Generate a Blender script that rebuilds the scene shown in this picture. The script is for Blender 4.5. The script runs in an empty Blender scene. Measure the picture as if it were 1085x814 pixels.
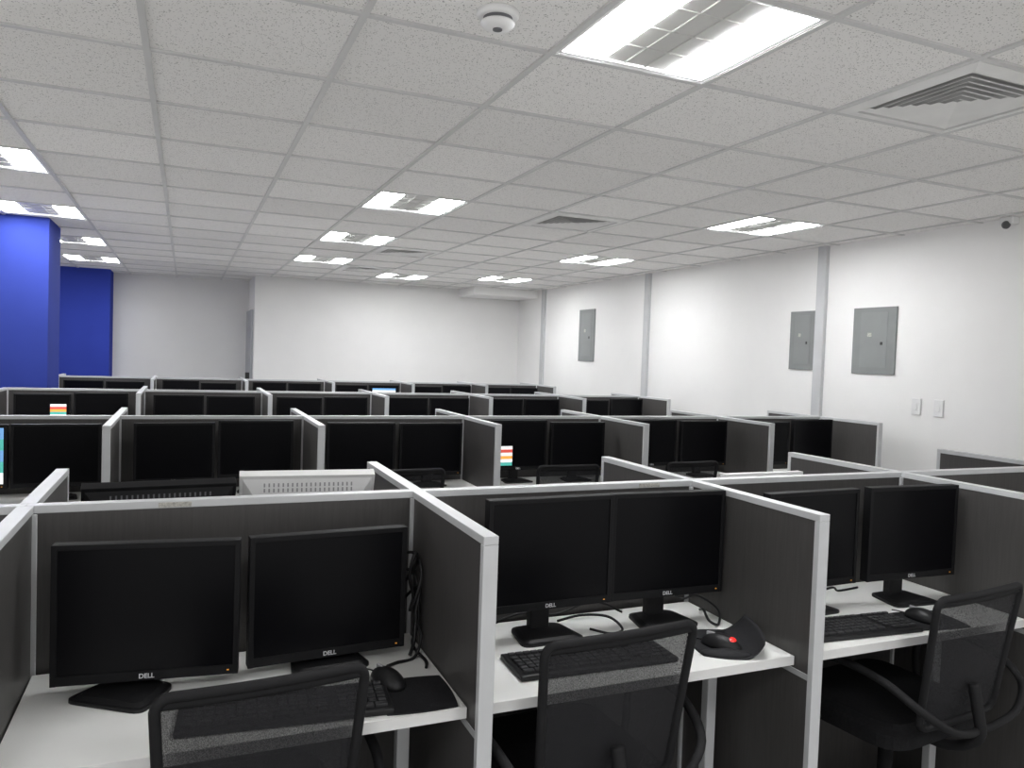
import bpy, bmesh, math, random
from mathutils import Vector, Matrix
random.seed(4)
SC = bpy.context.scene
COL = SC.collection
PI = math.pi
CAMZ, CEIL, TOP, DESK = 1.52, 2.52, 1.135, 0.74
T = 0.61; GX, GY = -0.14, 1.70          # ceiling tile module and grid origin
try:
    SC.view_settings.view_transform = 'Standard'
    SC.view_settings.look = 'None'
except Exception:
    pass

# ------------------------------------------------------------------ materials
def mat(name, col, rough=0.5, metal=0.0, spec=0.5, noise=0.0, nscale=8.0, bump=0.0, bscale=60.0, stretch=None, emit=None, estr=0.0):
    m = bpy.data.materials.new(name); m.use_nodes = True
    nt = m.node_tree; b = nt.nodes['Principled BSDF']
    b.inputs['Base Color'].default_value = (*col, 1)
    b.inputs['Roughness'].default_value = rough
    b.inputs['Metallic'].default_value = metal
    b.inputs['Specular IOR Level'].default_value = spec
    tc = nt.nodes.new('ShaderNodeTexCoord'); mp = nt.nodes.new('ShaderNodeMapping')
    nt.links.new(tc.outputs['Object'], mp.inputs['Vector'])
    if stretch: mp.inputs['Scale'].default_value = stretch
    if noise > 0:
        n = nt.nodes.new('ShaderNodeTexNoise'); n.inputs['Scale'].default_value = nscale; n.inputs['Detail'].default_value = 4
        nt.links.new(mp.outputs['Vector'], n.inputs['Vector'])
        r = nt.nodes.new('ShaderNodeValToRGB')
        r.color_ramp.elements[0].position = 0.3; r.color_ramp.elements[1].position = 0.7
        r.color_ramp.elements[0].color = (*[c*(1-noise) for c in col], 1)
        r.color_ramp.elements[1].color = (*[min(1, c*(1+noise)) for c in col], 1)
        nt.links.new(n.outputs['Fac'], r.inputs['Fac']); nt.links.new(r.outputs['Color'], b.inputs['Base Color'])
    if bump > 0:
        n2 = nt.nodes.new('ShaderNodeTexNoise'); n2.inputs['Scale'].default_value = bscale
        nt.links.new(mp.outputs['Vector'], n2.inputs['Vector'])
        bp = nt.nodes.new('ShaderNodeBump'); bp.inputs['Strength'].default_value = bump; bp.inputs['Distance'].default_value = 0.004
        nt.links.new(n2.outputs['Fac'], bp.inputs['Height']); nt.links.new(bp.outputs['Normal'], b.inputs['Normal'])
    if emit:
        b.inputs['Emission Color'].default_value = (*emit, 1); b.inputs['Emission Strength'].default_value = estr
    return m

M = dict(
    wall=mat('wall_paint', (.85, .845, .835), .55, noise=.02, nscale=2, bump=.05, bscale=90),
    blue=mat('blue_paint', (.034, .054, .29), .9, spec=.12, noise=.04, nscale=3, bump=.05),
    blue2=mat('blue_wall_paint', (.036, .060, .37), .9, spec=.12, noise=.04, nscale=3, bump=.05),
    floor=mat('floor_tile', (.28, .28, .275), .5, noise=.08, nscale=10),
    tee=mat('grid_bar', (.60, .60, .595), .45, noise=.03),
    white=mat('white_metal', (.80, .80, .80), .45, noise=.02),
    ventw=mat('vent_paint', (.78, .78, .77), .5, noise=.04),
    ventd=mat('vent_dark', (.50, .50, .50), .8, noise=.05),
    reflect=mat('reflector', (.62, .62, .60), .45, metal=.0, noise=.03),
    board=mat('charcoal_laminate', (.064, .061, .0595), .42, spec=.42, noise=.10, nscale=26, bump=.06, bscale=60, stretch=(6, 6, .35)),
    rail=mat('aluminium_rail', (.58, .59, .60), .42, metal=.15, noise=.03, nscale=14),
    midrail=mat('dull_rail', (.40, .405, .41), .5, metal=.1, noise=.03, nscale=14),
    desk=mat('desk_laminate', (.82, .82, .80), .35, noise=.02, nscale=5),
    deskedge=mat('desk_edge', (.74, .74, .73), .45, noise=.03),
    plastic=mat('black_plastic', (.011, .011, .012), .45, spec=.32, noise=.1, nscale=40),
    bezel=mat('bezel_plastic', (.007, .007, .008), .55, spec=.2, noise=.1, nscale=40),
    screen=mat('screen_off', (.003, .003, .004), .3, spec=.14, noise=.05, nscale=4),
    lightplastic=mat('light_grey_plastic', (.72, .72, .72), .5, noise=.03),
    slot=mat('slot_grey', (.30, .30, .31), .7, noise=.05),
    slotblack=mat('slot_black', (.04, .04, .04), .6, noise=.05),
    slotmid=mat('slot_mid', (.12, .12, .13), .5, noise=.05),
    logo=mat('logo_silver', (.72, .73, .75), .4, metal=.2, noise=.02),
    amber=mat('amber_light', (.6, .26, .04), .4, noise=.02, emit=(1, .42, .05), estr=.4),
    redglow=mat('red_glow', (.5, .02, .02), .3, noise=.02, emit=(1, .04, .03), estr=.8),
    keycap=mat('keycap', (.030, .030, .032), .4, noise=.1, nscale=30),  # glints on the keys are put into a lighter base colour
    rubber=mat('pad_rubber', (.014, .014, .016), .7, spec=.3, noise=.2, nscale=90, bump=.15, bscale=300),
    seatfab=mat('seat_fabric', (.010, .010, .011), .9, spec=.2, noise=.3, nscale=120, bump=.3, bscale=300),
    chairpl=mat('chair_plastic', (.012, .012, .013), .68, spec=.22, noise=.1, nscale=30),
    boxgrey=mat('breaker_grey', (.225, .235, .235), .5, noise=.05, nscale=6),
    boxdoor=mat('breaker_door', (.245, .255, .255), .45, noise=.05, nscale=6),
    channel=mat('channel_paint', (.54, .55, .56), .5, noise=.03),
    camgrey=mat('camera_grey', (.10, .10, .105), .4, noise=.05),
    label=mat('label_paper', (.45, .44, .40), .6, noise=.35, nscale=160),
    s_white=mat('lit_white', (.8, .8, .8), .5, noise=.02, emit=(1, 1, 1), estr=.7),
    s_red=mat('lit_red', (.7, .1, .08), .5, noise=.02, emit=(.9, .12, .08), estr=.6),
    s_orange=mat('lit_orange', (.8, .4, .08), .5, noise=.02, emit=(1, .45, .08), estr=.7),
    s_teal=mat('lit_teal', (.1, .5, .45), .5, noise=.02, emit=(.1, .6, .5), estr=.5),
    s_blue=mat('lit_blue', (.1, .3, .6), .5, noise=.02, emit=(.25, .5, .9), estr=.6),
    door=mat('door_paint', (.42, .43, .45), .5, noise=.03),
)
def mesh_fabric():
    m = bpy.data.materials.new('chair_mesh'); m.use_nodes = True
    nt = m.node_tree; b = nt.nodes['Principled BSDF']; out = nt.nodes['Material Output']
    b.inputs['Base Color'].default_value = (.018, .018, .020, 1); b.inputs['Roughness'].default_value = .8
    b.inputs['Specular IOR Level'].default_value = .25
    tr = nt.nodes.new('ShaderNodeBsdfTransparent'); mx = nt.nodes.new('ShaderNodeMixShader')
    tc = nt.nodes.new('ShaderNodeTexCoord')
    w = nt.nodes.new('ShaderNodeTexVoronoi'); w.inputs['Scale'].default_value = 520
    nt.links.new(tc.outputs['Object'], w.inputs['Vector'])
    r = nt.nodes.new('ShaderNodeMapRange'); r.inputs[1].default_value = .15; r.inputs[2].default_value = .6
    r.inputs[3].default_value = .66; r.inputs[4].default_value = .90
    nt.links.new(w.outputs['Distance'], r.inputs[0])
    nt.links.new(r.outputs[0], mx.inputs[0])
    nt.links.new(tr.outputs[0], mx.inputs[1]); nt.links.new(b.outputs[0], mx.inputs[2])
    nt.links.new(mx.outputs[0], out.inputs['Surface'])
    return m
M['mesh'] = mesh_fabric()
def ceiling_mat():
    m = bpy.data.materials.new('ceiling_tile'); m.use_nodes = True
    nt = m.node_tree; b = nt.nodes['Principled BSDF']; L = nt.links
    b.inputs['Roughness'].default_value = .85; b.inputs['Specular IOR Level'].default_value = .2
    tc = nt.nodes.new('ShaderNodeTexCoord')
    sub = nt.nodes.new('ShaderNodeVectorMath'); sub.operation = 'SUBTRACT'; sub.inputs[1].default_value = (GX, GY, 0)
    sc = nt.nodes.new('ShaderNodeVectorMath'); sc.operation = 'SCALE'; sc.inputs['Scale'].default_value = 1/T
    fl = nt.nodes.new('ShaderNodeVectorMath'); fl.operation = 'FLOOR'
    wn = nt.nodes.new('ShaderNodeTexWhiteNoise'); wn.noise_dimensions = '3D'
    L.new(tc.outputs['Object'], sub.inputs[0]); L.new(sub.outputs[0], sc.inputs[0]); L.new(sc.outputs[0], fl.inputs[0]); L.new(fl.outputs[0], wn.inputs['Vector'])
    tint = nt.nodes.new('ShaderNodeMapRange'); tint.inputs[3].default_value = .91; tint.inputs[4].default_value = 1.0
    L.new(wn.outputs['Value'], tint.inputs[0])
    n = nt.nodes.new('ShaderNodeTexVoronoi'); n.inputs['Scale'].default_value = 125
    L.new(tc.outputs['Object'], n.inputs['Vector'])
    n3 = nt.nodes.new('ShaderNodeTexNoise'); n3.inputs['Scale'].default_value = 60; n3.inputs['Detail'].default_value = 3
    L.new(tc.outputs['Object'], n3.inputs['Vector'])
    add = nt.nodes.new('ShaderNodeMath'); add.operation = 'MULTIPLY_ADD'; add.inputs[1].default_value = .55
    L.new(n3.outputs['Fac'], add.inputs[0]); L.new(n.outputs['Distance'], add.inputs[2])
    r = nt.nodes.new('ShaderNodeValToRGB')
    r.color_ramp.elements[0].position = .45; r.color_ramp.elements[0].color = (.38, .375, .365, 1)
    r.color_ramp.elements[1].position = .55; r.color_ramp.elements[1].color = (.88, .87, .855, 1)
    L.new(add.outputs[0], r.inputs['Fac'])
    mul = nt.nodes.new('ShaderNodeVectorMath'); mul.operation = 'SCALE'
    L.new(r.outputs['Color'], mul.inputs[0]); L.new(tint.outputs[0], mul.inputs['Scale'])
    L.new(mul.outputs[0], b.inputs['Base Color'])
    return m
M['ceil'] = ceiling_mat()
LIGHT = mat('light_tube', (.9, .9, .9), .5, noise=.01, emit=(.98, .988, 1.0), estr=41.0)

# ------------------------------------------------------------------ mesh helpers
def bx(bm, x0, x1, y0, y1, z0, z1, b=0.0, seg=2):
    r = bmesh.ops.create_cube(bm, size=1.0)
    vs = r['verts']
    for v in vs:
        v.co = Vector((x0+(v.co.x+.5)*(x1-x0), y0+(v.co.y+.5)*(y1-y0), z0+(v.co.z+.5)*(z1-z0)))
    if b > 0:
        es = list({e for v in vs for e in v.link_edges})
        bmesh.ops.bevel(bm, geom=es, offset=b, segments=seg, affect='EDGES', profile=.5)
    return vs
def smoothpath(pts, n=6, closed=False):
    P = [Vector(p) for p in pts]; out = []
    N = len(P)
    rng = range(N) if closed else range(N-1)
    for i in rng:
        if closed: p0, p1, p2, p3 = P[(i-1) % N], P[i], P[(i+1) % N], P[(i+2) % N]
        else: p0, p1, p2, p3 = P[max(i-1, 0)], P[i], P[i+1], P[min(i+2, N-1)]
        for k in range(n):
            t = k/n
            out.append(.5*((2*p1)+(p2-p0)*t+(2*p0-5*p1+4*p2-p3)*t*t+(3*p1-p0-3*p2+p3)*t**3))
    if not closed: out.append(P[-1])
    return out
def tube(bm, pts, r, n=8, closed=False):
    P = [Vector(p) for p in pts]; N = len(P); rings = []
    up = None
    for i in range(N):
        a = P[(i-1) % N] if (closed or i > 0) else P[i]
        c = P[(i+1) % N] if (closed or i < N-1) else P[i]
        t = (c-a).normalized()
        if up is None:
            up = Vector((0, 0, 1)) if abs(t.z) < .9 else Vector((1, 0, 0))
        s = t.cross(up)
        if s.length < 1e-5: s = t.orthogonal()
        s.normalize(); up = s.cross(t).normalized()
        rr = r[i] if isinstance(r, (list, tuple)) else r
        rings.append([bm.verts.new(P[i]+(s*math.cos(2*PI*k/n)+up*math.sin(2*PI*k/n))*rr) for k in range(n)])
    for i in range(N if closed else N-1):
        A, B = rings[i], rings[(i+1) % N]
        for k in range(n):
            bm.faces.new((A[k], A[(k+1) % n], B[(k+1) % n], B[k]))
    if not closed:
        bm.faces.new(rings[0][::-1]); bm.faces.new(rings[-1])
def lathe(bm, prof, n=24, flip=False):
    rings = []
    for r, z in prof:
        if r < 1e-6: rings.append([bm.verts.new((0, 0, z))])
        else: rings.append([bm.verts.new((r*math.cos(2*PI*k/n), r*math.sin(2*PI*k/n), z)) for k in range(n)])
    for A, B in zip(rings[:-1], rings[1:]):
        for k in range(n):
            if len(A) == 1: bm.faces.new((A[0], B[k], B[(k+1) % n]))
            elif len(B) == 1: bm.faces.new((A[k], A[(k+1) % n], B[0]))
            else: bm.faces.new((A[k], A[(k+1) % n], B[(k+1) % n], B[k]))
def prism(bm, pts, z0, z1, taper=1.0):
    cx = sum(p[0] for p in pts)/len(pts); cy = sum(p[1] for p in pts)/len(pts)
    a = [bm.verts.new((x, y, z0)) for x, y in pts]
    b = [bm.verts.new((cx+(x-cx)*taper, cy+(y-cy)*taper, z1)) for x, y in pts]
    n = len(pts)
    for k in range(n): bm.faces.new((a[k], a[(k+1) % n], b[(k+1) % n], b[k]))
    bm.faces.new(a[::-1]); bm.faces.new(b)
def quad(bm, a, b, c, d):
    return bm.faces.new([bm.verts.new(p) for p in (a, b, c, d)])
def tomesh(name, bm, m, smooth=False):
    bmesh.ops.recalc_face_normals(bm, faces=bm.faces[:])
    me = bpy.data.meshes.new(name); bm.to_mesh(me); bm.free()
    for mm in (m if isinstance(m, (list, tuple)) else [m]): me.materials.append(mm)
    if smooth:
        for p in me.polygons: p.use_smooth = True
    return me
def part(name, me, parent=None, loc=(0, 0, 0), rot=(0, 0, 0)):
    o = bpy.data.objects.new(name, me); COL.objects.link(o)
    o.location = loc; o.rotation_euler = rot
    if parent: o.parent = parent
    return o
def obj(name, bm, m, parent=None, smooth=False, loc=(0, 0, 0), rot=(0, 0, 0)):
    return part(name, tomesh(name, bm, m, smooth), parent, loc, rot)
def thing(name, label, cat, loc=(0, 0, 0), rz=0, group=None):
    o = bpy.data.objects.new(name, None); COL.objects.link(o)
    o.empty_display_size = .05
    o.location = loc; o.rotation_euler = (0, 0, rz)
    o['label'] = label; o['category'] = cat
    if group: o['group'] = group
    return o
def tag(o, label, cat, group=None):
    o['label'] = label; o['category'] = cat
    if group: o['group'] = group
    return o
def struct(name, bm, m, loc=(0, 0, 0), label=None):
    o = obj(name, bm, m, None, False, loc); o['kind'] = 'structure'
    if label: o['label'] = label
    return o
def copy_tree(o, parent=None):
    c = o.copy(); COL.objects.link(c)
    if parent: c.parent = parent
    for ch in list(o.children): copy_tree(ch, c)
    return c
def B(): return bmesh.new()
ORD = ['first', 'second', 'third', 'fourth', 'fifth', 'sixth']

# ------------------------------------------------------------------ room shell (left open behind the viewer and at near left for added world light)
XL, XR, YN, YB, YR = -4.41, 4.88, -3.18, 11.25, 12.4
b = B(); bx(b, XL-.1, XR+.1, YN-.1, YR+.1, -.1, 0); struct('floor', b, M['floor'])
b = B(); bx(b, XR, XR+.1, YN-.1, YB+.1, 0, CEIL+.2); struct('wall_right', b, M['wall'])
b = B(); bx(b, .87, XR+.1, YB, YB+.1, 0, CEIL+.2); struct('wall_back', b, M['wall'])
b = B(); bx(b, .87, .97, YB+.1, YR+.1, 0, CEIL+.2); struct('wall_return', b, M['wall'])
b = B(); bx(b, -.97, .87, YR, YR+.1, 0, CEIL+.2); struct('wall_recess', b, M['wall'])
b = B(); bx(b, XL-.1, -.97, 11.9, YR+.1, 0, CEIL+.2); struct('wall_blue', b, M['blue2'])
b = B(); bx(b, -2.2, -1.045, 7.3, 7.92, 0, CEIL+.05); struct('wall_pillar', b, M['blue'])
b = B(); bx(b, XL-.1, XL, 6.0, 11.9, 0, CEIL+.2); struct('wall_left', b, M['wall'])
# door set in the return wall, seen at a grazing angle
b = B(); bx(b, .835, .872, 11.42, 12.28, 0, 2.05, .004); d1 = struct('door_1', b, M['door'])
b = B(); bx(b, .78, .835, 11.47, 11.50, .98, 1.16, .006); bx(b, .775, .80, 11.47, 11.60, 1.03, 1.06, .006); obj('door_handle', b, M['slotblack'], d1)

lights = [(2, 0, 'largest square ceiling light, right beside the round smoke detector'),
 (2, 5, 'twin-tube ceiling light second along the middle line of lights'),
 (2, 8, 'twin-tube ceiling light third along the middle line of lights'),
 (2, 11, 'twin-tube ceiling light farthest along the middle line of lights'),
 (4, 13, 'thin sliver of lit ceiling light close to the back wall'),
 (6, 4, 'twin-tube ceiling light nearest the two right-hand grey breaker boxes'),
 (6, 8, 'second twin-tube ceiling light along the line beside the right wall'),
 (6, 12, 'farthest twin-tube ceiling light along the line beside the right wall'),
 (-2, 5, 'twin-tube ceiling light cut by the left photo edge, largest of its line'),
 (-2, 8, 'twin-tube ceiling light just in front of the blue pillar'),
 (-2, 11, 'twin-tube ceiling light just beyond the blue pillar'),
 (-2, 14, 'farthest small ceiling light above the recessed blue wall'),
 (-2, -4, 'unseen twin-tube ceiling light added behind the viewpoint on the left line'),  # this and the next two are unseen, added to light the room
 (2, -4, 'unseen twin-tube ceiling light added behind the viewpoint on the middle line'),
 (6, -4, 'unseen twin-tube ceiling light added behind the viewpoint on the right line')]
vents = [(4, 0, 'large square ceiling air vent at the upper right'),
 (4, 5, 'square ceiling air vent between the middle and right lights'),
 (3, 9, 'small square ceiling air vent beside the third middle light'),
 (3, 12, 'farthest square ceiling air vent near the back wall')]
holes = {(a, c) for a, c, _ in lights} | {(a, c) for a, c, _ in vents}
b = B()
i0 = math.floor((XL-GX)/T); i1 = math.ceil((XR-GX)/T); j0 = math.floor((YN-GY)/T); j1 = math.ceil((YR-GY)/T)
for i in range(i0, i1):
    for j in range(j0, j1):
        if (i, j) in holes: continue
        x0, x1 = max(XL, GX+i*T), min(XR, GX+(i+1)*T); y0, y1 = max(YN, GY+j*T), min(YR, GY+(j+1)*T)
        if x1-x0 < .001 or y1-y0 < .001: continue
        quad(b, (x0, y0, CEIL), (x0, y1, CEIL), (x1, y1, CEIL), (x1, y0, CEIL))
me = bpy.data.meshes.new('ceiling'); b.to_mesh(me); b.free(); me.materials.append(M['ceil'])
o = part('ceiling', me); o['kind'] = 'structure'
b = B()
for i in range(i0+1, i1):
    x = GX+i*T
    bx(b, x-.011, x+.011, YN, YR, CEIL-.008, CEIL+.002)
for j in range(j0+1, j1):
    y = GY+j*T
    bx(b, XL, XR, y-.011, y+.011, CEIL-.0075, CEIL+.002)
struct('trim_1', b, M['tee'], label='suspended ceiling grid bars')
b = B(); bx(b, 3.85, XR, 10.55, YB, CEIL-.115, CEIL, .004); struct('trim_2', b, M['wall'], label='white boxed bulkhead in the far right ceiling corner')
for k, y in enumerate((4.89, 7.52, 10.3)):
    b = B(); bx(b, XR-.035, XR, y-.048, y+.048, 0, CEIL, .004); struct('trim_%d' % (k+3), b, M['channel'], label='grey vertical cable channel on the right wall')

# ------------------------------------------------------------------ ceiling fittings
e = T/2-.014; s = T/2-.030
b = B()
for (p, q) in (((-e, -e), (e, -e)), ((e, -e), (e, e)), ((e, e), (-e, e)), ((-e, e), (-e, -e))):
    k = s/e
    quad(b, (p[0], p[1], .0), (q[0], q[1], .0), (q[0]*k, q[1]*k, .003), (p[0]*k, p[1]*k, .003))
ME_frame = tomesh('frame', b, M['white'])
b = B()
bx(b, -e, e, -e, e, .075, .085)
for sx in (-1, 1):
    bx(b, min(sx*e, sx*(e-.004)), max(sx*e, sx*(e-.004)), -e, e, .0, .08)
    bx(b, -e, e, min(sx*e, sx*(e-.004)), max(sx*e, sx*(e-.004)), .0, .08)
ME_house = tomesh('housing', b, M['white'])
b = B(); bx(b, -.078, .078, -s, s, .006, .024, .004); ME_tube = tomesh('light_tube', b, LIGHT)
b = B()
bx(b, -.118, .118, -s, s, .0105, .016)
for yy in (-.14, 0, .14):
    bx(b, -.118, .118, yy-.003, yy+.003, .006, .011)
for xx in (-.040, .040):
    bx(b, xx-.003, xx+.003, -s, s, .006, .011)
ME_louv = tomesh('louver', b, M['reflect'])
for (i, j, lab) in lights:
    r = thing('ceiling_light', lab, 'ceiling light', (GX+(i+.5)*T, GY+(j+.5)*T, CEIL-.006), 0, 'square twin-tube ceiling lights')
    part('frame', ME_frame, r); part('housing', ME_house, r); part('louver', ME_louv, r)
    part('light_tube', ME_tube, r, (-.197, 0, 0)); part('light_tube', ME_tube, r, (.197, 0, 0))
b = B()
for (p, q) in (((-e, -e), (e, -e)), ((e, -e), (e, e)), ((e, e), (-e, e)), ((-e, e), (-e, -e))):
    k = (e-.05)/e
    quad(b, (p[0], p[1], -.006), (q[0], q[1], -.006), (q[0]*k, q[1]*k, -.014), (p[0]*k, p[1]*k, -.014))
    quad(b, (p[0], p[1], .004), (q[0], q[1], .004), (q[0], q[1], -.006), (p[0], p[1], -.006))
    quad(b, (p[0]*k, p[1]*k, -.014), (q[0]*k, q[1]*k, -.014), (q[0]*k, q[1]*k, .008), (p[0]*k, p[1]*k, .008))
ME_vf = tomesh('frame', b, M['ventw'])
b = B(); bx(b, -e, e, -e, e, .006, .016); ME_vb = tomesh('duct_backing', b, M['ventd'])
ME_vl = []
for k in range(7):
    b = B(); a0 = .232-k*.033; a1 = max(a0-.023, .004)
    for (p, q) in (((-1, -1), (1, -1)), ((1, -1), (1, 1)), ((1, 1), (-1, 1)), ((-1, 1), (-1, -1))):
        quad(b, (p[0]*a0, p[1]*a0, -.009), (q[0]*a0, q[1]*a0, -.009), (q[0]*a1, q[1]*a1, -.001), (p[0]*a1, p[1]*a1, -.001))
    ME_vl.append(tomesh('louver', b, M['ventw']))
for (i, j, lab) in vents:
    r = thing('air_vent', lab, 'air vent', (GX+(i+.5)*T, GY+(j+.5)*T, CEIL-.002), 0, 'square ceiling air vents')
    part('frame', ME_vf, r); part('duct_backing', ME_vb, r)
    for ml in ME_vl: part('louver', ml, r)
r = thing('smoke_detector', 'round white smoke detector on the ceiling beside the largest light', 'smoke detector', (.82, 2.12, CEIL))
b = B(); lathe(b, [(0, 0), (.062, 0), (.062, -.012), (.056, -.018), (0, -.018)], 32); obj('base', b, M['white'], r, True)
b = B(); lathe(b, [(0, -.017), (.043, -.017), (.043, -.032), (0, -.032)], 32); obj('sensor_gap', b, M['slotmid'], r)
b = B(); lathe(b, [(0, -.031), (.050, -.031), (.050, -.036), (.040, -.046), (.018, -.049), (0, -.049)], 32); obj('cap', b, M['white'], r, True)
b = B(); lathe(b, [(0, -.048), (.014, -.048), (.014, -.052), (0, -.052)], 20); obj('test_button', b, M['slotmid'], r)
r = thing('security_camera', 'small dark security camera high on the right wall at the ceiling', 'security camera', (4.84, 3.32, CEIL-.03))
b = B(); bx(b, -.03, .04, -.045, .045, -.018, .03, .008); obj('bracket', b, M['white'], r)
b = B(); bmesh.ops.create_uvsphere(b, u_segments=20, v_segments=12, radius=.026); obj('dome', b, M['camgrey'], r, True, (-.025, 0, -.022))

# ------------------------------------------------------------------ right wall fittings
def breaker(y0, y1, z0, z1, lab, dy=0.0):
    r = thing('breaker_box', lab, 'breaker box', (XR, (y0+y1)/2, z0), 0, 'grey breaker boxes on the right wall')
    w = (y1-y0)/2; h = z1-z0
    b = B(); bx(b, -.014, 0, -w, w, 0, h, .002); obj('box', b, M['boxgrey'], r)
    b = B(); bx(b, -.0165, -.0135, -w*.62, w*.62, h*.10, h*.93, .0008, 1); d = obj('door', b, M['boxdoor'], r)
    b = B(); bx(b, -.020, -.016, -w*.44, -w*.33, h*.435, h*.48, .0015); obj('latch', b, M['slotblack'], d)
    b = B(); bx(b, -.0180, -.0163, w*.08, w*.28, h*.56, h*.62); obj('warning_label', b, M['label'], d)
breaker(4.15, 4.55, 1.478, 1.99, 'grey metal breaker box nearest on the right wall, above the switches')
breaker(4.95, 5.24, 1.49, 1.99, 'grey breaker box just left of the cable channel, middle of three')
breaker(8.75, 9.17, 1.485, 2.17, 'tall narrow grey breaker box farthest along the right wall')
for y, lab in ((3.95, 'left one of two white wall switches below the nearest breaker box'), (3.77, 'right one of two white wall switches below the nearest breaker box')):
    r = thing('wall_switch', lab, 'switch', (XR, y, 1.195), 0, 'white wall switches')
    b = B(); bx(b, -.012, 0, -.038, .038, 0, .12, .003); obj('plate', b, M['white'], r)
    b = B(); bx(b, -.016, -.0115, -.014, .014, .035, .085, .002); obj('rocker', b, M['white'], r)

# ------------------------------------------------------------------ partitions and desks
def partition(label, xs, ys, yf, yb, back_skip=(), labels=()):
    ox, oy = xs[0], ys
    root = thing('cubicle_partition', label, 'partition', (ox, oy, 0))
    t = .0155; rt = .0172; rh = .0185
    for i in range(len(xs)-1):
        x0, x1 = xs[i]-ox, xs[i+1]-ox
        b = B(); bx(b, x0, x1, -t, t, 0, TOP-rh); p = obj('back_panel', b, M['board'], root)
        b = B(); bx(b, x0-(rt if i == 0 else 0), x1+(rt if i == len(xs)-2 else 0), -rt, rt, TOP-rh, TOP, .0010, 1); obj('top_rail', b, M['rail'], p)
        for (k, u) in labels:
            if k == i:
                b = B(); bx(b, x0+u, x0+u+.075, -rt-.0012, -rt+.001, TOP-.016, TOP-.004); obj('paper_label', b, M['label'], p)
    for i, x in enumerate(xs):
        X = x-ox
        for sgn, yend in ((-1, yf), (1, yb)):
            if sgn == 1 and i in back_skip: continue
            L = abs(yend-ys)
            def Y(a, c): return (min(sgn*a, sgn*c), max(sgn*a, sgn*c))
            b = B(); bx(b, X-t, X+t, *Y(t, L-.015), 0, TOP-rh); p = obj('side_panel', b, M['board'], root)
            b = B(); bx(b, X-rt, X+rt, *Y(rt+.0005, L), TOP-rh, TOP, .0010, 1); obj('top_rail', b, M['rail'], p)
            b = B(); bx(b, X-rt, X+rt, *Y(L-.018, L), 0, TOP-rh-.0005, .0010, 1); obj('end_post', b, M['rail'], p)
            b = B(); bx(b, X-t-.0018, X+t+.0018, *Y(.045, L-.0185), .690, .706, .001); obj('middle_rail', b, M['midrail'], p)
            b = B(); bx(b, X-.025, X+.025, *Y(t+.0003, t+.012), 0, TOP-rh-.001, .0015); obj('corner_post', b, M['rail'], p)
    return root
def desk(x0, x1, y0, y1, label, group, front=True):
    cx, cy = (x0+x1)/2, (y0+y1)/2; w = (x1-x0)/2; d = (y1-y0)/2
    r = thing('desk', label, 'desk', (cx, cy, 0), 0 if front else PI, group)
    b = B(); bx(b, -w, w, -d+.002, d, DESK-.025, DESK, .0015); obj('worktop', b, M['desk'], r)
    b = B(); bx(b, -w, w, -d, -d+.0019, DESK-.025, DESK-.0005); obj('edge_band', b, M['deskedge'], r)
    for sx in (-1, 1):
        b = B(); xx = sx*(w-.075); bx(b, xx-.016, xx+.016, .0, .03, 0, DESK-.025, .003); obj('leg', b, M['rail'], r)
    return r
X1 = [-1.28, -.335, .605, 1.54, 2.49, 3.435, 4.38]; S1, F1, K1 = 2.07, 1.50, 2.64
XX = [-1.305+.975*k for k in range(7)]
S2, F2, K2 = 4.53, 3.96, 5.10
S3, F3, K3 = 7.12, 6.55, 7.69
S4, F4, K4 = 9.75, 9.18, 10.32
partition('nearest run of charcoal cubicle partitions with silver-white edging', X1, S1, F1, K1, labels=((1, .28), (2, .72)))
partition('second run of charcoal cubicle partitions from the viewer', XX, S2, F2, K2)
partition('third run of charcoal cubicle partitions from the viewer', XX, S3, F3, K3, back_skip=(0,))
partition('farthest run of charcoal cubicle partitions, in front of the back wall', XX, S4, F4, K4)
g = 'white cubicle desks'
for i, nm in ((1, 'left'), (2, 'middle'), (3, 'right')):
    desk(X1[i]+.0190, X1[i+1]-.0190, F1+.065, S1-.028, 'white desk of the %s cubicle in the nearest row' % nm, g)
    desk(X1[i]+.0190, X1[i+1]-.0190, S1+.028, K1-.065, 'white desk on the far side of the nearest partition, %s' % nm, g, False)
for S, F, nm in ((S2, F2, 'second'), (S3, F3, 'third'), (S4, F4, 'farthest')):
    for i in range(6):
        desk(XX[i]+.0190, XX[i+1]-.0190, F+.065, S-.028, 'white desk of the %s cubicle from the left in the %s row' % (ORD[i], nm), g)

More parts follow.
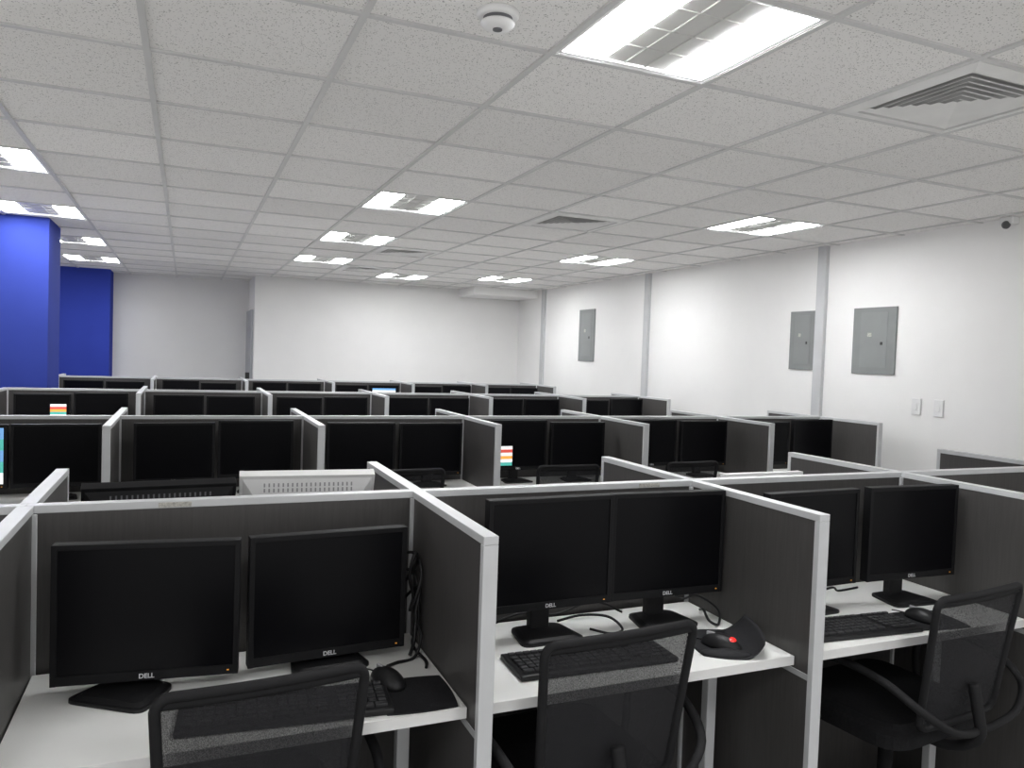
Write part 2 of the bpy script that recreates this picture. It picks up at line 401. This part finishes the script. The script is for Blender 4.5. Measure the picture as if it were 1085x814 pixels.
# ------------------------------------------------------------------ monitors
MW, MH = .385, .31
def head_meshes(mb, mr, suffix):
    d = {}
    b = B(); f = .0125; fb = .022; w = MW/2
    bx(b, -w, w, .005, .032, 0, MH, .0015)
    bx(b, -w, -w+f, 0, .0085, .0, MH, .0010, 1); bx(b, w-f, w, 0, .0085, .0, MH, .0010, 1)
    bx(b, -w+.001, w-.001, .0003, .0085, MH-f, MH-.0005, .0010, 1); bx(b, -w+.001, w-.001, .0003, .0085, .0005, fb, .0010, 1)
    d['bezel'] = tomesh('bezel'+suffix, b, mb)
    b = B(); bx(b, -w+f-.001, w-f+.001, .0035, .0055, fb-.001, MH-f+.001); d['screen'] = tomesh('screen'+suffix, b, M['screen'])
    b = B()
    p = [(-w*.97, .008), (w*.97, .008), (w*.97, MH-.006), (-w*.97, MH-.006)]; q = [(-w*.72, .05), (w*.72, .05), (w*.72, MH-.075), (-w*.72, MH-.075)]
    A = [b.verts.new((x, .030, z)) for x, z in p]; Q = [b.verts.new((x, .062, z)) for x, z in q]
    for k in range(4): b.faces.new((A[k], A[(k+1) % 4], Q[(k+1) % 4], Q[k]))
    b.faces.new(Q); b.faces.new(A[::-1])
    d['rear_cover'] = tomesh('rear_cover'+suffix, b, mr)
    return d
HD = head_meshes(M['bezel'], M['plastic'], '')
HL = head_meshes(M['lightplastic'], M['lightplastic'], '_light')
def grille(ms):
    b = B()
    for row in range(2):
        t = .30+row*.20
        y = .030+.032*t; z = (MH-.006)-(.069)*t
        n = 20
        for k in range(n):
            x = (k-(n-1)/2)*.0130
            vs = bx(b, x-.0022, x+.0022, -.0006, .0006, -.0055, .0055)
            rm = Matrix.Translation((0, y, z)) @ Matrix.Rotation(math.atan2(.032, .069), 4, 'X')
            for v in vs: v.co = rm @ v.co
    return tomesh('vent_grille', b, ms)
G_L, G_D = grille(M['slot']), grille(M['slotmid'])
cu = bpy.data.curves.new('logo_text', 'FONT'); cu.body = 'DELL'; cu.size = .0145; cu.extrude = .0004; cu.align_x = 'CENTER'; cu.offset = .0003
to = bpy.data.objects.new('logo_text', cu); COL.objects.link(to)
bpy.context.view_layer.update()
LOGO = bpy.data.meshes.new_from_object(to.evaluated_get(bpy.context.evaluated_depsgraph_get()))
bpy.data.objects.remove(to)
LOGO.transform(Matrix.Rotation(PI/2, 4, 'X')); LOGO.materials.clear(); LOGO.materials.append(M['logo'])
b = B(); bx(b, -.0024, .0024, -.0009, .001, -.0013, .0013, .0003); LED = tomesh('power_light', b, M['amber'])
b = B(); bx(b, -.030, .030, .012, .040, 0, 1, .004); NECK = tomesh('stand_neck', b, M['plastic'])
def rr_outline(pts, r=.03, n=5):
    out = []
    N = len(pts)
    for i in range(N):
        p = Vector(pts[i]); a = (Vector(pts[i-1])-p).normalized(); c = (Vector(pts[(i+1) % N])-p).normalized()
        p0 = p+a*r; p2 = p+c*r
        for k in range(n+1):
            t = k/n; v = p0*(1-t)**2+p*2*t*(1-t)+p2*t*t
            out.append((v.x, v.y))
    return out
b = B(); prism(b, rr_outline([(-.098, -.088), (.098, -.088), (.075, .055), (-.075, .055)], .03), 0, .007); prism(b, rr_outline([(-.088, -.078), (.088, -.078), (.068, .05), (-.068, .05)], .025), .0069, .013, .86)
BASE = tomesh('stand_base', b, M['plastic'])
def window_mesh(w, h, mats):
    b = B(); n = len(mats)
    for k in range(n):
        z1 = h-h*k/n; z0 = h-h*(k+1)/n
        before = len(b.faces)
        bx(b, -w/2, w/2, 0, .0008, z0, z1)
        b.faces.ensure_lookup_table()
        for fc in b.faces[before:]: fc.material_index = k
    return tomesh('screen_window', b, mats)
def monitor(x, y, ztop, yaw, label, group, light=False, detail=True, rear=False, tilt=0.0, window=None, foot=(0, 0, 0)):
    lift = ztop-DESK-MH
    r = thing('monitor', label, 'monitor', (x, y, DESK), yaw, group)
    H = HL if light else HD
    loc = (0, -.05, lift); rot = (tilt, 0, 0)
    part('bezel', H['bezel'], r, loc, rot)
    sc = part('screen', H['screen'], r, loc, rot)
    rc = part('rear_cover', H['rear_cover'], r, loc, rot)
    if light: rc['label'] = 'light grey rear cover'
    if rear: part('vent_grille', G_L if light else G_D, rc)
    n = part('stand_neck', NECK, r, (0, 0, .011)); n.scale = (1, 1, lift+.10)
    part('stand_base', BASE, r, (foot[0], foot[1], 0), (0, 0, foot[2]))
    if detail:
        bz = [c for c in r.children if c.name.startswith('bezel')][0]
        part('logo', LOGO, bz, (0, .0001, .0062)); part('power_light', LED, bz, (MW/2-.022, .0001, .011))
    if window:
        (w, h, mats, wx, wz) = window
        part('screen_window', window_mesh(w, h, mats), sc, (wx, .0026, wz))
    return r
D = math.radians
g1 = 'black monitors of the nearest row'
monitor(-.062, 1.908, 1.079, D(-7), 'large black monitor at the left in the nearest left cubicle', g1, foot=(-.035, -.035, D(-28)))
monitor(.335, 1.928, 1.074, D(4), 'black monitor beside the panel in the nearest left cubicle', g1)
monitor(.938, 1.925, 1.135, D(1), 'left black monitor in the middle cubicle of the nearest row', g1)
monitor(1.325, 1.925, 1.135, D(-2), 'right black monitor in the middle cubicle, beside red-lit mouse', g1)
monitor(1.838, 1.88, 1.126, D(2), 'half-hidden left monitor in the nearest right cubicle', g1)
monitor(2.252, 1.855, 1.132, D(-3), 'right monitor in the nearest right cubicle, behind the turned chair', g1)
g1b = 'monitors showing their backs over the nearest partition'
monitor(-.060, 2.37, 1.172, PI+D(4), 'black monitor seen from behind over the nearest partition', g1b, rear=True, detail=False, tilt=-.40)
monitor(.345, 2.38, 1.188, PI-D(4), 'light grey monitor seen from behind over the nearest partition', g1b, light=True, rear=True, detail=False, tilt=-.40)
monitor(2.09, 2.33, 1.098, PI, 'light grey monitor top just showing above the right partition', g1b, light=True, detail=False)
WIN = [M['s_white'], M['s_red'], M['s_white'], M['s_orange'], M['s_white'], M['s_teal']]
WIN2 = [M['s_white'], M['s_red'], M['s_orange'], M['s_teal'], M['s_white']]
WIN3 = [M['s_blue'], M['s_teal'], M['s_blue'], M['s_teal'], M['s_white']]
for S, nm, zt in ((S2, 'second', 1.118), (S3, 'third', 1.105), (S4, 'farthest', 1.10)):
    for i in range(6):
        for k in range(2):
            side = 'left' if k == 0 else 'right'
            win = None; extra = ''
            if nm == 'second' and i == 3 and k == 0: win = (.085, .12, WIN, -.085, .03); extra = ' with lit colourful window'
            if nm == 'second' and i == 0 and k == 0: win = (.352, .27, WIN3, 0, .024); extra = ' with lit blue-green screen'
            if nm == 'third' and i == 0 and k == 0: win = (.11, .10, WIN2, .105, .13); extra = ' with lit colour stripes'
            if nm == 'farthest' and i == 3 and k == 1: win = (.30, .05, [M['s_blue'], M['s_white']], 0, .22); extra = ' with lit blue strip'
            xo = (.049, .041)[k] if (nm == 'second' and i == 0) else 0
            monitor(XX[i]+.285+.405*k+xo, S-.165+random.uniform(-.015, .015), zt+random.uniform(-.012, .012), D(random.uniform(-3, 3)) if not xo else 0,
                    '%s black monitor%s in the %s cubicle of the %s row' % (side, extra, ORD[i], nm), 'black monitors of the %s row' % nm, detail=(nm == 'second'), window=win)

# ------------------------------------------------------------------ keyboards, mice, pads
b = B(); bx(b, -.22, .22, -.075, .075, 0, .014, .004); KB = tomesh('body', b, M['plastic'])
b = B()
rows = [(.052, .013, 20), (.026, .015, 20), (.006, .015, 20), (-.014, .015, 20), (-.034, .015, 20), (-.054, .015, 14)]
for (yy, d, n) in rows:
    for k in range(n):
        ww = .416/n; x = -.208+ww*(k+.5)
        if k in (int(n*.74),): continue
        bx(b, x-ww/2+.0016, x+ww/2-.0016, yy-d/2+.0014, yy+d/2, .0135, .021, .001, 1)
KEYS = tomesh('keycaps', b, M['keycap'])
def keyboard(x, y, rz, label):
    r = thing('keyboard', label, 'keyboard', (x, y, DESK), rz, 'black keyboards')
    part('body', KB, r); part('keycaps', KEYS, r)
keyboard(.215, 1.675, D(-5), 'black keyboard in the nearest left cubicle, behind the chair back')
keyboard(.975, 1.71, D(-2), 'black keyboard in the middle cubicle, behind the chair back')
keyboard(1.825, 1.675, D(-4), 'black keyboard in the nearest right cubicle')
def mouse_mesh():
    b = B(); bmesh.ops.create_uvsphere(b, u_segments=20, v_segments=14, radius=1)
    for v in b.verts:
        v.co = Vector((v.co.x*.032*(1-.12*v.co.y), v.co.y*.058, max(0, v.co.z)*.036))
    return tomesh('shell', b, M['plastic'], True)
MOUSE = mouse_mesh()
b = B(); bx(b, -.004, .004, .018, .042, .024, .0345, .002); WHEEL = tomesh('scroll_wheel', b, M['slot'])
b = B(); bmesh.ops.create_uvsphere(b, u_segments=16, v_segments=8, radius=1)
for v in b.verts: v.co = Vector((v.co.x*.016, v.co.y*.014-.028, .0225+v.co.z*.0100))
GLOW = tomesh('glowing_emblem', b, M['redglow'], True)
def mouse(x, y, z, rz, label, glow=False):
    r = thing('mouse', label, 'mouse', (x, y, z), rz, 'black computer mice')
    part('shell', MOUSE, r); part('scroll_wheel', WHEEL, r)
    if glow: part('glowing_emblem', GLOW, r)
    p = [(0, .055, .006), (.01, .08, .002), (.0, .10, .002)]
    b = B(); tube(b, smoothpath(p, 5), .0018, 6); obj('cord', b, M['plastic'], r, True)
def mousepad(x, y, rz, w, d, label, curl=0.0):
    r = thing('mouse_pad', label, 'mouse pad', (x, y, DESK), rz, 'black mouse pads')
    b = B(); n = 20; gr = []
    for i in range(n+1):
        row = []
        for j in range(n+1):
            u, v = i/n*2-1, j/n*2-1
            q = .14 if not curl else .30
            px = u*math.sqrt(1-q*v*v); py = v*math.sqrt(1-q*u*u)
            a = max(0, u*.95+v*.08-.25)
            z = .0032+curl*a**1.6
            row.append(b.verts.new((px*w/2-curl*.2*a*a, py*d/2, z)))
        gr.append(row)
    fs = [b.faces.new((gr[i][j], gr[i+1][j], gr[i+1][j+1], gr[i][j+1])) for i in range(n) for j in range(n)]
    ex = bmesh.ops.extrude_face_region(b, geom=fs)
    for v in [q for q in ex['geom'] if isinstance(q, bmesh.types.BMVert)]: v.co.z -= .003
    obj('sheet', b, M['rubber'], r, curl > 0)
    if curl:
        b = B(); bmesh.ops.create_uvsphere(b, u_segments=18, v_segments=10, radius=1)
        for v in b.verts: v.co = Vector((v.co.x*w*.36-.02, v.co.y*.026-d*.36, .0032+max(0, v.co.z)*.013))
        obj('wrist_rest', b, M['rubber'], r, True)
mousepad(.494, 1.660, D(-3), .170, .18, 'flat black mouse pad in the nearest left cubicle')
mouse(.448, 1.735, DESK+.0035, D(20), 'black mouse at the keyboard end in the nearest left cubicle')
mousepad(1.395, 1.69, D(-24), .20, .22, 'black mouse pad with curled-up edge under the red-lit mouse', .08)
mouse(1.365, 1.675, DESK+.0035, D(30), 'black mouse with a glowing red emblem in the middle cubicle', True)
mousepad(2.145, 1.655, D(-8), .19, .16, 'black mouse pad in the nearest right cubicle')
mouse(2.125, 1.66, DESK+.0035, D(10), 'small black mouse in the nearest right cubicle')

# ------------------------------------------------------------------ cables
def cable(pts, rad, label):
    b = B(); tube(b, smoothpath(pts, 7), rad, 6)
    tag(obj('cable', b, M['plastic'], None, True), label, 'cable', 'black desk cables')
z = DESK
cable([(.50, 2.0, z+.10), (.545, 1.96, z+.17), (.57, 1.93, z+.23), (.555, 1.90, z+.26), (.545, 1.91, z+.20), (.565, 1.92, z+.12), (.56, 1.90, z+.04), (.54, 1.87, z+.007)], .0046, 'black cable looping highest up the panel beside the nearest left monitors')
cable([(.50, 2.0, z+.04), (.550, 1.96, z+.13), (.573, 1.91, z+.17), (.558, 1.89, z+.10), (.575, 1.89, z+.05), (.55, 1.86, z+.005), (.50, 1.84, z+.005), (.47, 1.825, z+.005)], .0042, 'black cable dropping to the desk in the nearest left cubicle')
cable([(.53, 2.0, z+.20), (.57, 1.95, z+.19), (.575, 1.92, z+.08), (.558, 1.91, z+.02), (.57, 1.83, z+.005), (.56, 1.79, z+.005)], .0042, 'black cable coiled on the desk corner in the nearest left cubicle')
cable([(.54, 1.99, z+.24), (.567, 1.94, z+.25), (.575, 1.905, z+.21), (.560, 1.895, z+.15), (.548, 1.91, z+.11), (.566, 1.935, z+.15), (.572, 1.96, z+.20)], .0040, 'small black cable loop hanging halfway up beside the nearest left monitors')
cable([(1.43, 2.0, z+.05), (1.46, 1.99, z+.03), (1.49, 1.95, z+.05), (1.505, 1.87, z+.03), (1.47, 1.82, z+.005), (1.435, 1.82, z+.02), (1.46, 1.88, z+.03), (1.50, 1.95, z+.005)], .0040, 'tangled black cable behind the middle cubicle right monitor')
cable([(1.02, 1.99, z+.005), (1.08, 1.95, z+.03), (1.14, 1.90, z+.035), (1.17, 1.87, z+.006), (1.12, 1.85, z+.006), (1.08, 1.90, z+.006)], .0038, 'black cable looping on the desk between the middle cubicle monitors')
cable([(.80, 1.995, z+.01), (.90, 1.99, z+.04), (1.02, 2.005, z+.02), (1.14, 1.995, z+.05), (1.24, 1.99, z+.01)], .0038, 'black cable lying behind the monitors in the middle cubicle')
cable([(1.90, 1.97, z+.06), (1.96, 1.95, z+.02), (2.04, 1.94, z+.03), (2.10, 1.97, z+.005), (2.2, 1.98, z+.005)], .0038, 'black cable behind the monitors in the nearest right cubicle')

# ------------------------------------------------------------------ chairs
ZB, ZT = .50, .890
def hw(zz):
    R = .030
    w = .170+.024*(zz-ZB)/(ZT-ZB)
    for dz in (zz-ZB, ZT-zz):
        if dz < R: w -= R-math.sqrt(max(0, R*R-(R-dz)**2))
    return w
def by(x, zz): return -.226-.14*(zz-.50)+.012*(x/.2)**2
def make_chair():
    r = thing('office_chair', 'x', 'chair')
    zs = [ZB+(ZT-ZB)*(.5-.5*math.cos(PI*k/30)) for k in range(31)]
    pts = [(hw(q), by(hw(q), q), q) for q in zs]
    top = [(x, by(x, ZT), ZT) for x in [hw(ZT)*(1-2*k/8) for k in range(1, 8)]]
    left = [(-x, y, q) for x, y, q in pts[::-1]]
    bot = [(x, by(x, ZB), ZB) for x in [-hw(ZB)*(1-2*k/8) for k in range(1, 8)]]
    b = B(); tube(b, pts+top+left+bot, .0105, 10, True)
    # solid band along the top of the frame
    zb = [ZT-.022+.022*k/4 for k in range(5)]
    for off in (-.006, .006):
        gr = [[b.verts.new((hw(q)*u/6, by(hw(q)*u/6, q)+off, q)) for u in range(-6, 7)] for q in zb]
        for i in range(4):
            for j in range(12): b.faces.new((gr[i][j], gr[i][j+1], gr[i+1][j+1], gr[i+1][j]))
        if off < 0: g0 = gr[0]
        else:
            for j in range(12): b.faces.new((g0[j], g0[j+1], gr[0][j+1], gr[0][j]))
    obj('back_frame', b, M['chairpl'], r, True)
    b = B(); gr = []
    for q in zs:
        w = hw(q); gr.append([b.verts.new((w*u/6, by(w*u/6, q)+.001, q)) for u in range(-6, 7)])
    for i in range(len(gr)-1):
        for j in range(12): b.faces.new((gr[i][j], gr[i][j+1], gr[i+1][j+1], gr[i+1][j]))
    obj('back_mesh', b, M['mesh'], r, True)
    b = B(); prism(b, rr_outline([(-.225, -.19), (.225, -.19), (.235, .24), (-.235, .24)], .09, 6), .425, .465); prism(b, rr_outline([(-.225, -.19), (.225, -.19), (.235, .24), (-.235, .24)], .09, 6), .4649, .49, .9)
    obj('seat', b, M['seatfab'], r)
    b = B(); bx(b, -.10, .10, -.12, .10, .385, .426, .01); obj('tilt_mechanism', b, M['chairpl'], r)
    b = B(); tube(b, smoothpath([(0, -.08, .405), (0, -.20, .41), (0, -.285, .47), (0, -.275, .56), (0, -.262, .62)], 5), .016, 8); obj('back_support', b, M['chairpl'], r, True)
    for sx in (-1, 1):
        p = [(.20, .05, .42), (.252, .08, .46), (.262, .09, .56), (.264, .05, .635), (.264, -.05, .65), (.258, -.17, .635), (.232, -.265, .585), (.155, -.30, .53), (.06, -.295, .50), (.0, -.280, .49)]
        b = B(); tube(b, smoothpath([(sx*x, y, q) for x, y, q in p], 5), .0115, 8); obj('armrest', b, M['chairpl'], r, True)
    b = B(); lathe(b, [(0, .09), (.032, .09), (.032, .22), (.022, .22), (.022, .39), (0, .39)], 16); obj('gas_lift', b, M['chairpl'], r, True)
    for k in range(5):
        a = 2*PI*k/5+.3; c, s_ = math.cos(a), math.sin(a)
        b = B(); tube(b, [(0, 0, .115), (c*.14, s_*.14, .105), (c*.285, s_*.285, .075)], [.024, .02, .014], 8); l = obj('base_leg', b, M['chairpl'], r, True)
        b = B()
        for off in (-.016, .016):
            px, py = c*.285-s_*off, s_*.285+c*off
            tube(b, [(px+s_*.008, py-c*.008, .027), (px-s_*.008, py+c*.008, .027)], .027, 14)
        tube(b, [(c*.285, s_*.285, .027), (c*.285, s_*.285, .078)], .008, 8)
        obj('caster', b, M['plastic'], l)
    return r
ch0 = make_chair()
g = 'black mesh office chairs'
spots = [(.128, 1.755, D(5), 1.0, 'black mesh-back office chair at the nearest left cubicle'),
         (.922, 1.765, D(4), 1.08, 'black mesh-back office chair at the middle cubicle of the nearest row'),
         (2.085, 1.735, D(6), 1.06, 'black office chair turned sideways with looped arms, nearest right cubicle'),
         (1.10, 4.22, D(3), 1.0, 'black chair top in the third cubicle of the second row'),
         (2.08, 4.22, D(-3), 1.0, 'black chair top in the fourth cubicle of the second row'),
         (2.93, 4.22, D(2), 1.0, 'black chair top in the fifth cubicle of the second row'),
         (3.86, 4.20, D(8), 1.0, 'black chair top in the sixth cubicle of the second row')]
for k, (x, y, a, sx, lab) in enumerate(spots):
    o = ch0 if k == 0 else copy_tree(ch0)
    o.location = (x, y, 0); o.rotation_euler = (0, 0, a); o.scale = (sx, 1, 1); o['label'] = lab; o['group'] = g

# ------------------------------------------------------------------ added fill: wide up-facing spot lamps with no fixture, brightening the ceiling
for ix in range(6):
    for iy in range(8):
        x = -3.7+ix*1.55; y = .2+iy*1.6
        if -2.4 < x < -.9 and 7.0 < y < 8.2: continue
        l = bpy.data.lights.new('ceiling_fill_spot', 'SPOT'); l.energy = 5.9 if ix < 5 else 5.0; l.spot_size = D(176); l.spot_blend = 1.0; l.shadow_soft_size = 0.0
        l.color = (1.0, .98, .95)
        lo = bpy.data.objects.new('ceiling_fill_spot', l); COL.objects.link(lo)
        lo.location = (x, y, 1.16); lo.rotation_euler = (PI, 0, 0)

# ------------------------------------------------------------------ world and camera
w = bpy.data.worlds.new('World'); SC.world = w; w.use_nodes = True
w.node_tree.nodes['Background'].inputs[0].default_value = (1, .99, .98, 1)
w.node_tree.nodes['Background'].inputs[1].default_value = 1.1
vY = (197-542.5, 365.5-407); vX = (2446-542.5, 443-407); f = 812.0
dY = Vector((vY[0], vY[1], f)).normalized(); dX = Vector((vX[0], vX[1], f)); dX = (dX-dY*dX.dot(dY)).normalized()
dD = dY.cross(dX)
right = Vector((dX.x, dY.x, -dD.x)); down = Vector((dX.y, dY.y, -dD.y)); fwd = Vector((dX.z, dY.z, -dD.z))
cam = bpy.data.cameras.new('Camera'); co = bpy.data.objects.new('Camera', cam); COL.objects.link(co)
Rm = Matrix((right, -down, -fwd)).transposed().to_4x4()
co.matrix_world = Matrix.Translation((0, 0, CAMZ)) @ Rm
cam.sensor_fit = 'HORIZONTAL'; cam.sensor_width = 36; cam.lens = f*36/1085; cam.clip_start = .02
SC.camera = co
